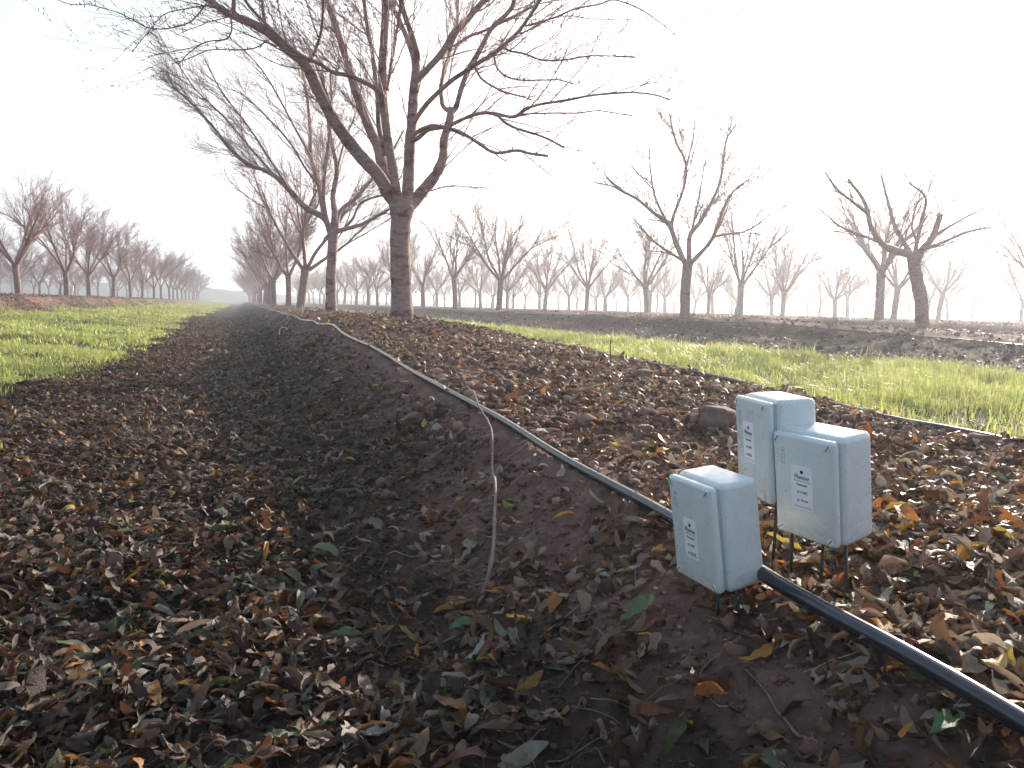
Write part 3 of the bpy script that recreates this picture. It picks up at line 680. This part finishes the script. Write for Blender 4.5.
def merge(parts):
    V, Q_, C_ = [], [], []; off = 0
    for v, q_, c in parts: V.append(v); Q_.append(q_+off); C_.append(c); off += len(v)
    return np.concatenate(V), np.concatenate(Q_), np.concatenate(C_)
V, Q_, C_ = merge(parts)
o = link('leaf_litter', mesh_np('leaf_litter', V, Q_, colors={'tint': C_}), M['leaf'])
tag(o, 'curled dry fallen leaves carpeting the soil', 'leaves', None, 'stuff')

# soil crumbs and clods
bm = bmesh.new(); bmesh.ops.create_icosphere(bm, subdivisions=2, radius=1); bm.verts.ensure_lookup_table()
icoV = np.array([v.co[:] for v in bm.verts]); icoF = np.array([[v.index for v in f.verts] for f in bm.faces]); bm.free()
bm = bmesh.new(); bmesh.ops.create_icosphere(bm, subdivisions=1, radius=1); bm.verts.ensure_lookup_table()
ico1V = np.array([v.co[:] for v in bm.verts]); ico1F = np.array([[v.index for v in f.verts] for f in bm.faces]); bm.free()
def clods(n, x0, x1, y0, y1, s0, s1, base, faces, dens=None, logy=False):
    x = rl.uniform(x0, x1, n); y = np.exp(rl.uniform(np.log(y0), np.log(y1), n)) if logy else rl.uniform(y0, y1, n)
    k = (rl.random(n) < (1-grassy(x, y))) & ~((np.abs(x-.685) < .035) & (y > 1.0)); x, y = x[k], y[k]; n = len(x)
    s = s0*(s1/s0)**(rl.random(n)**2.2); P = base[None]*(1+rl.normal(0, .27, (n, len(base), 1)))*s[:, None, None]*rl.uniform(.45, 1.25, (n, 1, 3))
    a = rl.uniform(0, 6.28, n); c, s_ = np.cos(a)[:, None], np.sin(a)[:, None]
    P = np.stack([P[..., 0]*c-P[..., 1]*s_, P[..., 0]*s_+P[..., 1]*c, P[..., 2]*.75], -1)
    P += np.stack([x, y, ground(x, y)+s*.25], -1)[:, None]
    F_ = (faces[None]+(np.arange(n)*len(base))[:, None, None]).reshape(-1, 3)
    t = np.array([(.085, .046, .033), (.12, .068, .048), (.17, .11, .08), (.06, .032, .023)])[rl.choice(4, n)]*(.55+1.35*crest_lit_tone(x, y))[:, None]*rl.uniform(.7, 1.3, (n, 1))  # clod tint follows the same painted light: pale crest, dark bank
    return P.reshape(-1, 3), F_, np.repeat(t, len(base), 0)
V, F_, C_ = merge([clods(7000, -1.2, 2.2, .38, 2.6, .003, .018, icoV, icoF), clods(60000, -1.6, 2.3, .36, 3.2, .0012, .007, ico1V, ico1F),
                   clods(40000, -1.8, 2.4, 2.0, 14, .004, .026, ico1V, ico1F, None, True), clods(9000, 6.0, 16, 3, 30, .008, .04, ico1V, ico1F, None, True)])
o = link('soil_clods', mesh_np('soil_clods', V, None, F_, smooth=False, colors={'tint': C_}), M['clod'])
tag(o, 'loose crumbs and clods of reddish soil', 'soil', None, 'stuff')

# fine dry stalks and twigs in the litter
tb = Tubes(); cols = []
for i in range(1300):
    y = math.exp(rl.uniform(math.log(.42), math.log(6))); x = rl.uniform(-1.2-.25*y, 2.2)
    if grassy(np.array([x]), np.array([y]))[0] > .5: continue
    L = rl.uniform(.02, .09)*(1+y*.25); a = rl.uniform(0, 6.28); n = 5; s0 = tb.n
    P, r = shoot(rl, (x, y, 0), (math.cos(a), math.sin(a), 0), L, .0007*(1+y*.25), .0004*(1+y*.25), n, .14, 0)
    P[:, 2] = ground(P[:, 0], P[:, 1])+rl.uniform(.001, .008)+np.abs(np.sin(np.linspace(0, 3, n+1)))*rl.uniform(0, .007)
    tb.add(P, r, 3, False); cols.append(np.repeat((np.array([(.20, .16, .13), (.10, .07, .055), (.32, .27, .22)])[rl.integers(0, 3)]*rl.uniform(.6, 1.2))[None], tb.n-s0, 0))
me = mesh_np('dry_stalks', np.concatenate(tb.V), np.concatenate(tb.Q), colors={'tint': np.concatenate(cols)})
tag(link('dry_stalks', me, M['twiglit']), 'thin dry leaf stalks scattered through the litter', 'stalks', None, 'stuff')

# ------------------------------------------------------------------ grass
def grass(name, label, specs, mask=None, pal=None, cat='grass'):
    Vs, Ts, Cs = [], [], []; off = 0
    for (n, x0, x1, y0, y1, h0, h1, wd, logy) in specs:
        x = rl.uniform(x0, x1, n); y = np.exp(rl.uniform(np.log(y0), np.log(y1), n)) if logy else rl.uniform(y0, y1, n)
        clump = np.clip(.62+1.5*vnoise(x, y, 1.7, 31)+1.5*vnoise(x, y, 6, 32), .02, 1.35)
        k = rl.random(n) < (grassy(x, y)**1.5 if mask is None else mask(x, y))*np.clip(clump, .05, 1); x, y, clump = x[k], y[k], clump[k]; n = len(x)
        h = rl.uniform(h0, h1, n)*(.45+.6*clump)*np.where(rl.random(n) < .04, 1.5, 1); a = rl.uniform(0, 6.28, n); lean = rl.uniform(.1, 1.5, n)
        b = np.stack([x, y, ground(x, y)-.005], -1); dr = np.stack([np.cos(a), np.sin(a), np.zeros(n)], -1); pe = np.stack([-np.sin(a+rl.normal(0, .6, n)), np.cos(a), np.zeros(n)], -1)
        w2 = (wd*rl.uniform(.6, 1.3, n))[:, None]; hh = h[:, None]; le = lean[:, None]; up = np.array([0, 0, 1.])
        m1 = b+up*hh*.55+dr*hh*le*.22; tip = b+up*hh*(1-.25*le)+dr*hh*le*.75
        P = np.stack([b-pe*w2, b+pe*w2, m1-pe*w2*.8, m1+pe*w2*.8, tip], 1).reshape(-1, 3)
        t = np.array([[0, 1, 3], [0, 3, 2], [2, 3, 4]]); Ts.append((t[None]+(np.arange(n)*5)[:, None, None]).reshape(-1, 3)+off)
        pal = pal if pal is not None else np.array([(.42, .50, .11), (.54, .57, .15), (.30, .40, .08), (.60, .56, .22), (.60, .50, .28)])
        c = pal[rl.choice(5, n, p=[.27, .27, .16, .17, .13])]*rl.uniform(.75, 1.25, (n, 1)); Cs.append(np.repeat(c, 5, 0)); Vs.append(P); off += len(P)
    me = mesh_np(name, np.concatenate(Vs), None, np.concatenate(Ts), colors={'tint': np.concatenate(Cs)})
    tag(link(name, me, M['grass']), label, 'grass', None, 'stuff')
grass('grass', 'sunlit green grass strip right of the berm', [
    (110000, 2.1, 5.6, 1.0, 5.5, .04, .13, .0019, False), (80000, 2.1, 5.6, 5.5, 13, .05, .12, .0036, False), (45000, 2.1, 6.4, 13, 60, .07, .12, .011, True)])
grass('grass', 'sunlit green grass strip left of the berm', [
    (110000, -4.6, -.7, 3.2, 9, .035, .09, .0028, False), (60000, -4.8, -.7, 9, 24, .05, .09, .006, True), (45000, -4.8, -.9, 24, 110, .06, .09, .016, True)])

grass('dry_grass', 'short straw coloured dead grass on the left berm beyond the green strip', [(60000, -7.2, -3.4, 7, 60, .03, .07, .006, True)],
      lambda x, y: sstep(-3.3, -4.0, x), np.array([(.30, .23, .15), (.38, .31, .21), (.22, .15, .10), (.26, .25, .12), (.45, .38, .28)]))
# ------------------------------------------------------------------ single small things
def stick(name, label, pts, r0, r1, knots=True, lift=.006, cat='stick', mat='stick', drape=True, sides=8):
    n = 34; P, _ = smooth_path([(p[0], p[1], p[2] if len(p) > 2 else 0) for p in pts], np.ones(len(pts)), n)
    if drape: P[:, 2] += ground(P[:, 0], P[:, 1])+lift
    r = np.linspace(r0, r1, n)
    if knots: r = r*(1+.28*(np.arange(n) % 5 == 2))
    b = P[0].copy(); tb = Tubes(); tb.add(P-b, r, sides)
    if knots:
        rg = np.random.default_rng(len(label))
        for j in range(4, n-2, 5):
            d = side_dir(rg, P, j, 1.0, np.zeros(3), .3); tb.add(np.array([P[j]-b, P[j]-b+d*r[j]*3.2]), [r[j]*.6, r[j]*.35], 5)
    o = link(name, tb.mesh(name), M[mat]); o.location = b; tag(o, label, cat); return o
def on_ground(px, py):
    """where a sight line meets the soil (used to set measured places)"""
    r = fw+(px-512)/FPX*CR+(384-py)/FPX*CU; t = .3; o_ = np.array([0, 0, CAMH])
    while t < 60:
        p = o_+r*t
        if p[2] < ground(np.array([p[0]]), np.array([p[1]]))[0]: break
        t *= 1.006
    return p[0], p[1]
def og(l): return [on_ground(*p) for p in l]
stick('fallen_branch', 'long pale curved twig with buds leaning down the bank from the pipe', [(*p, z) for p, z in zip(og([(473,404),(479,419),(488,434),(492,455),(492,480),(495,505),(494,535),(493,560),(487,590),(475,612)]), (.036,.03,.026,.03,.024,.027,.02,.017,.008,.0))], .0022, .0042)
stick('fallen_branch', 'thin pale twig on dark litter at the left', og([(190,492),(225,472),(262,458)]), .002, .0028)
stick('fallen_branch', 'short pale twig lying beside the left grass edge', og([(162,378),(175,368),(190,359)]), .005, .007)
stick('fallen_branch', 'long dark twig at the left frame edge on brown leaves', og([(0,540),(60,530),(105,520),(140,512)]), .003, .004)
stick('fallen_branch', 'dark twig angled down through the soil below the front box', og([(746,672),(770,700),(822,758)]), .0012, .0016, True, .002)
stick('wire_hook', 'small pale wire hook on the dark slope left of the pipe', [(*on_ground(279,335), 0), (*on_ground(280,333), .05), (*on_ground(284,333), .065), (*on_ground(288,334), .045)], .0035, .0035, False, 0, 'hook', 'white')
def stake(px, py, h, r, label, mat='stake'):
    x, y = on_ground(px, py); b = (x, y, gz(x, y)-.05); tb = Tubes()
    tb.add([(0, 0, 0), (.002, .001, h*.5), (.0, 0.003, h+.05)], [r, r*.95, r*.8], 8); tb.add([(0, 0, h+.05), (0, 0, h+.062)], [r*1.3, r*.6], 8)
    o = link('stake', tb.mesh('stake'), M[mat]); o.location = b; tag(o, label, 'stake')
stake(302, 318, .16, .010, 'short straw coloured stake beside the pipe in front of the third tree')
stake(462, 330, .12, .006, 'thin stake where the grass meets the berm, right of the largest trunk')
stake(610, 366, .11, .0032, 'thin dark stake standing at the edge of the right grass strip', 'rod')
stake(579, 309, 1.5, .02, 'tall thin pole among the far right trees')
def marker(px, py, label, w_, h_, shape):
    x, y = on_ground(px, py); root = empty('marker_post', (x, y, gz(x, y))); tag(root, label, 'marker')
    tb = Tubes(); tb.add([(0, 0, -.1), (0, 0, h_*.8)], [.014, .014], 8); link('post', tb.mesh('post'), M['stake'], root)
    lk('marker_head', rbox(w_, w_*.6, h_*.55, .01, 2), 'white', root, (0, 0, h_*.8))
marker(736, 322, 'small white capped marker post beside the tall open tree on the right', .07, .2, 0)
marker(70, 296, 'small white box on a post between the left row trees', .22, .30, 0)
def stone(px, py, sx, sy, sz, label, seed, lift=0):
    x, y = on_ground(px, py); rg = np.random.default_rng(seed)
    bm = bmesh.new(); bmesh.ops.create_icosphere(bm, subdivisions=3, radius=1)
    for v in bm.verts:
        c = v.co; f = 1+.16*math.sin(c.x*3.1+seed)*math.cos(c.y*2.7+seed*2)+.10*math.sin(c.z*5+c.x*4)+rg.normal(0, .025)
        q_ = Vector([math.copysign(abs(t)**.6, t) for t in c]); v.co = Vector((q_.x*sx*f, q_.y*sy*f, q_.z*sz*f))
    for f in bm.faces: f.smooth = True
    me = bpy.data.meshes.new('stone'); bm.to_mesh(me); bm.free(); o = link('stone', me, M['stone']); o.location = (x, y, gz(x, y)+sz*.6+lift); o.rotation_euler = (0, 0, rg.uniform(0, 3)); tag(o, label, 'stone')
stone(980, 444, .034, .022, .017, 'blocky brown stone pinning down the dark pipe at the right edge', 4)
stone(643, 380, .06, .04, .026, 'rounded reddish stone on the dark pipe behind the berm', 7)
stone(716, 425, .062, .05, .034, 'large reddish clod lying behind the rear sensor box', 9)
stone(705, 360, .04, .03, .02, 'small brown clod at the grass edge', 12) if False else None
# dead weed at the grass edge
def weed(px, py):
    x, y = on_ground(px, py); rg = np.random.default_rng(6); tb = Tubes()
    for k in range(9):
        a = rg.uniform(0, 6.28); P, r = shoot(rg, (0, 0, -.01), (math.cos(a)*.5, math.sin(a)*.5, 1), rg.uniform(.06, .13), .0032, .0014, 9, .16, rg.uniform(-2.2, 0)); tb.add(P, r, 5)
    o = link('dead_weed', tb.mesh('dead_weed'), M['rod']); o.location = (x, y, gz(x, y)); tag(o, 'dark withered weed with curling stems beside the brown stone', 'plant')
weed(978, 432)
# leaves that stand out one by one
def one_leaf(px, py, L, col, yawd, label, lift=.012, tilt=.25, seed=0):
    x, y = on_ground(px, py); rg = np.random.default_rng(seed+px); z = gz(x, y)
    V, Q2, C2 = leaves_np(rg, np.array([0.]), np.array([0.]), np.array([L]), np.array([lift]), np.array([col]), 10, 4, tilt, np.array([0.]), np.array([RAD(yawd)]))
    o = link('fallen_leaf', mesh_np('fallen_leaf', V, Q2, colors={'tint': C2}), M['leaf']); o.location = (x, y, z); tag(o, label, 'leaf')
one_leaf(508, 514, .055, (.22, .30, .06), 110, 'bright green and yellow leaf lying right of the long pale twig')
one_leaf(600, 540, .075, (.36, .31, .24), 20, 'broad crinkled tan leaf between the pale twig and the front box')
one_leaf(563, 527, .05, (.62, .30, .05), 170, 'orange leaf left of the broad tan leaf')
one_leaf(465, 634, .060, (.11, .19, .08), 15, 'deep green leaf below the lower end of the pale twig')
one_leaf(265, 686, .055, (.27, .33, .20), 60, 'pale green pointed leaf at the bottom left of the dark litter')
one_leaf(381, 742, .055, (.40, .40, .34), 5, 'long pale grey leaf lying flat near the bottom edge')
one_leaf(520, 627, .045, (.75, .48, .03), 0, 'vivid yellow leaf on the dark soil left of the centre')
one_leaf(635, 622, .085, (.15, .21, .09), 30, 'long green leaf below and left of the front box')
one_leaf(432, 750, .05, (.14, .30, .16), 40, 'small green leaf at the bottom edge left of the centre') if False else None
one_leaf(930, 492, .040, (.75, .76, .72), 160, 'shiny white-looking leaf on the sunlit litter right of the boxes', .02)
one_leaf(940, 740, .07, (.12, .21, .09), 35, 'green leaf at the bottom right below the pipe')
one_leaf(125, 628, .05, (.25, .33, .20), 5, 'pale green leaf on the dark litter at the lower left')
one_leaf(78, 674, .035, (.72, .26, .04), 10, 'small orange leaf far down at the lower left')
one_leaf(990, 678, .06, (.66, .42, .08), 20, 'yellow brown leaf above the pipe at the right edge', .015)
one_leaf(978, 560, .05, (.60, .34, .05), 20, 'orange leaf on sunlit soil above the right end of the pipe', .015)

# ------------------------------------------------------------------ haze
bm = bmesh.new(); bmesh.ops.create_cube(bm, size=1)
for v in bm.verts: v.co = Vector((v.co.x*3100, v.co.y*3100, -1.6 if v.co.z < 0 else 40))
hm = bpy.data.materials.new('haze'); hm.use_nodes = True; t = hm.node_tree; t.nodes.remove(t.nodes['Principled BSDF'])
pv = t.nodes.new('ShaderNodeVolumePrincipled'); pv.inputs['Density'].default_value = .0042; pv.inputs['Anisotropy'].default_value = .6
pv.inputs['Color'].default_value = (.88, .94, 1, 1); t.links.new(pv.outputs[0], t.nodes['Material Output'].inputs['Volume'])
me = bpy.data.meshes.new('haze'); bm.to_mesh(me); bm.free(); o = link('haze', me, hm); tag(o, 'pale morning haze filling the orchard air', None, None, 'stuff')
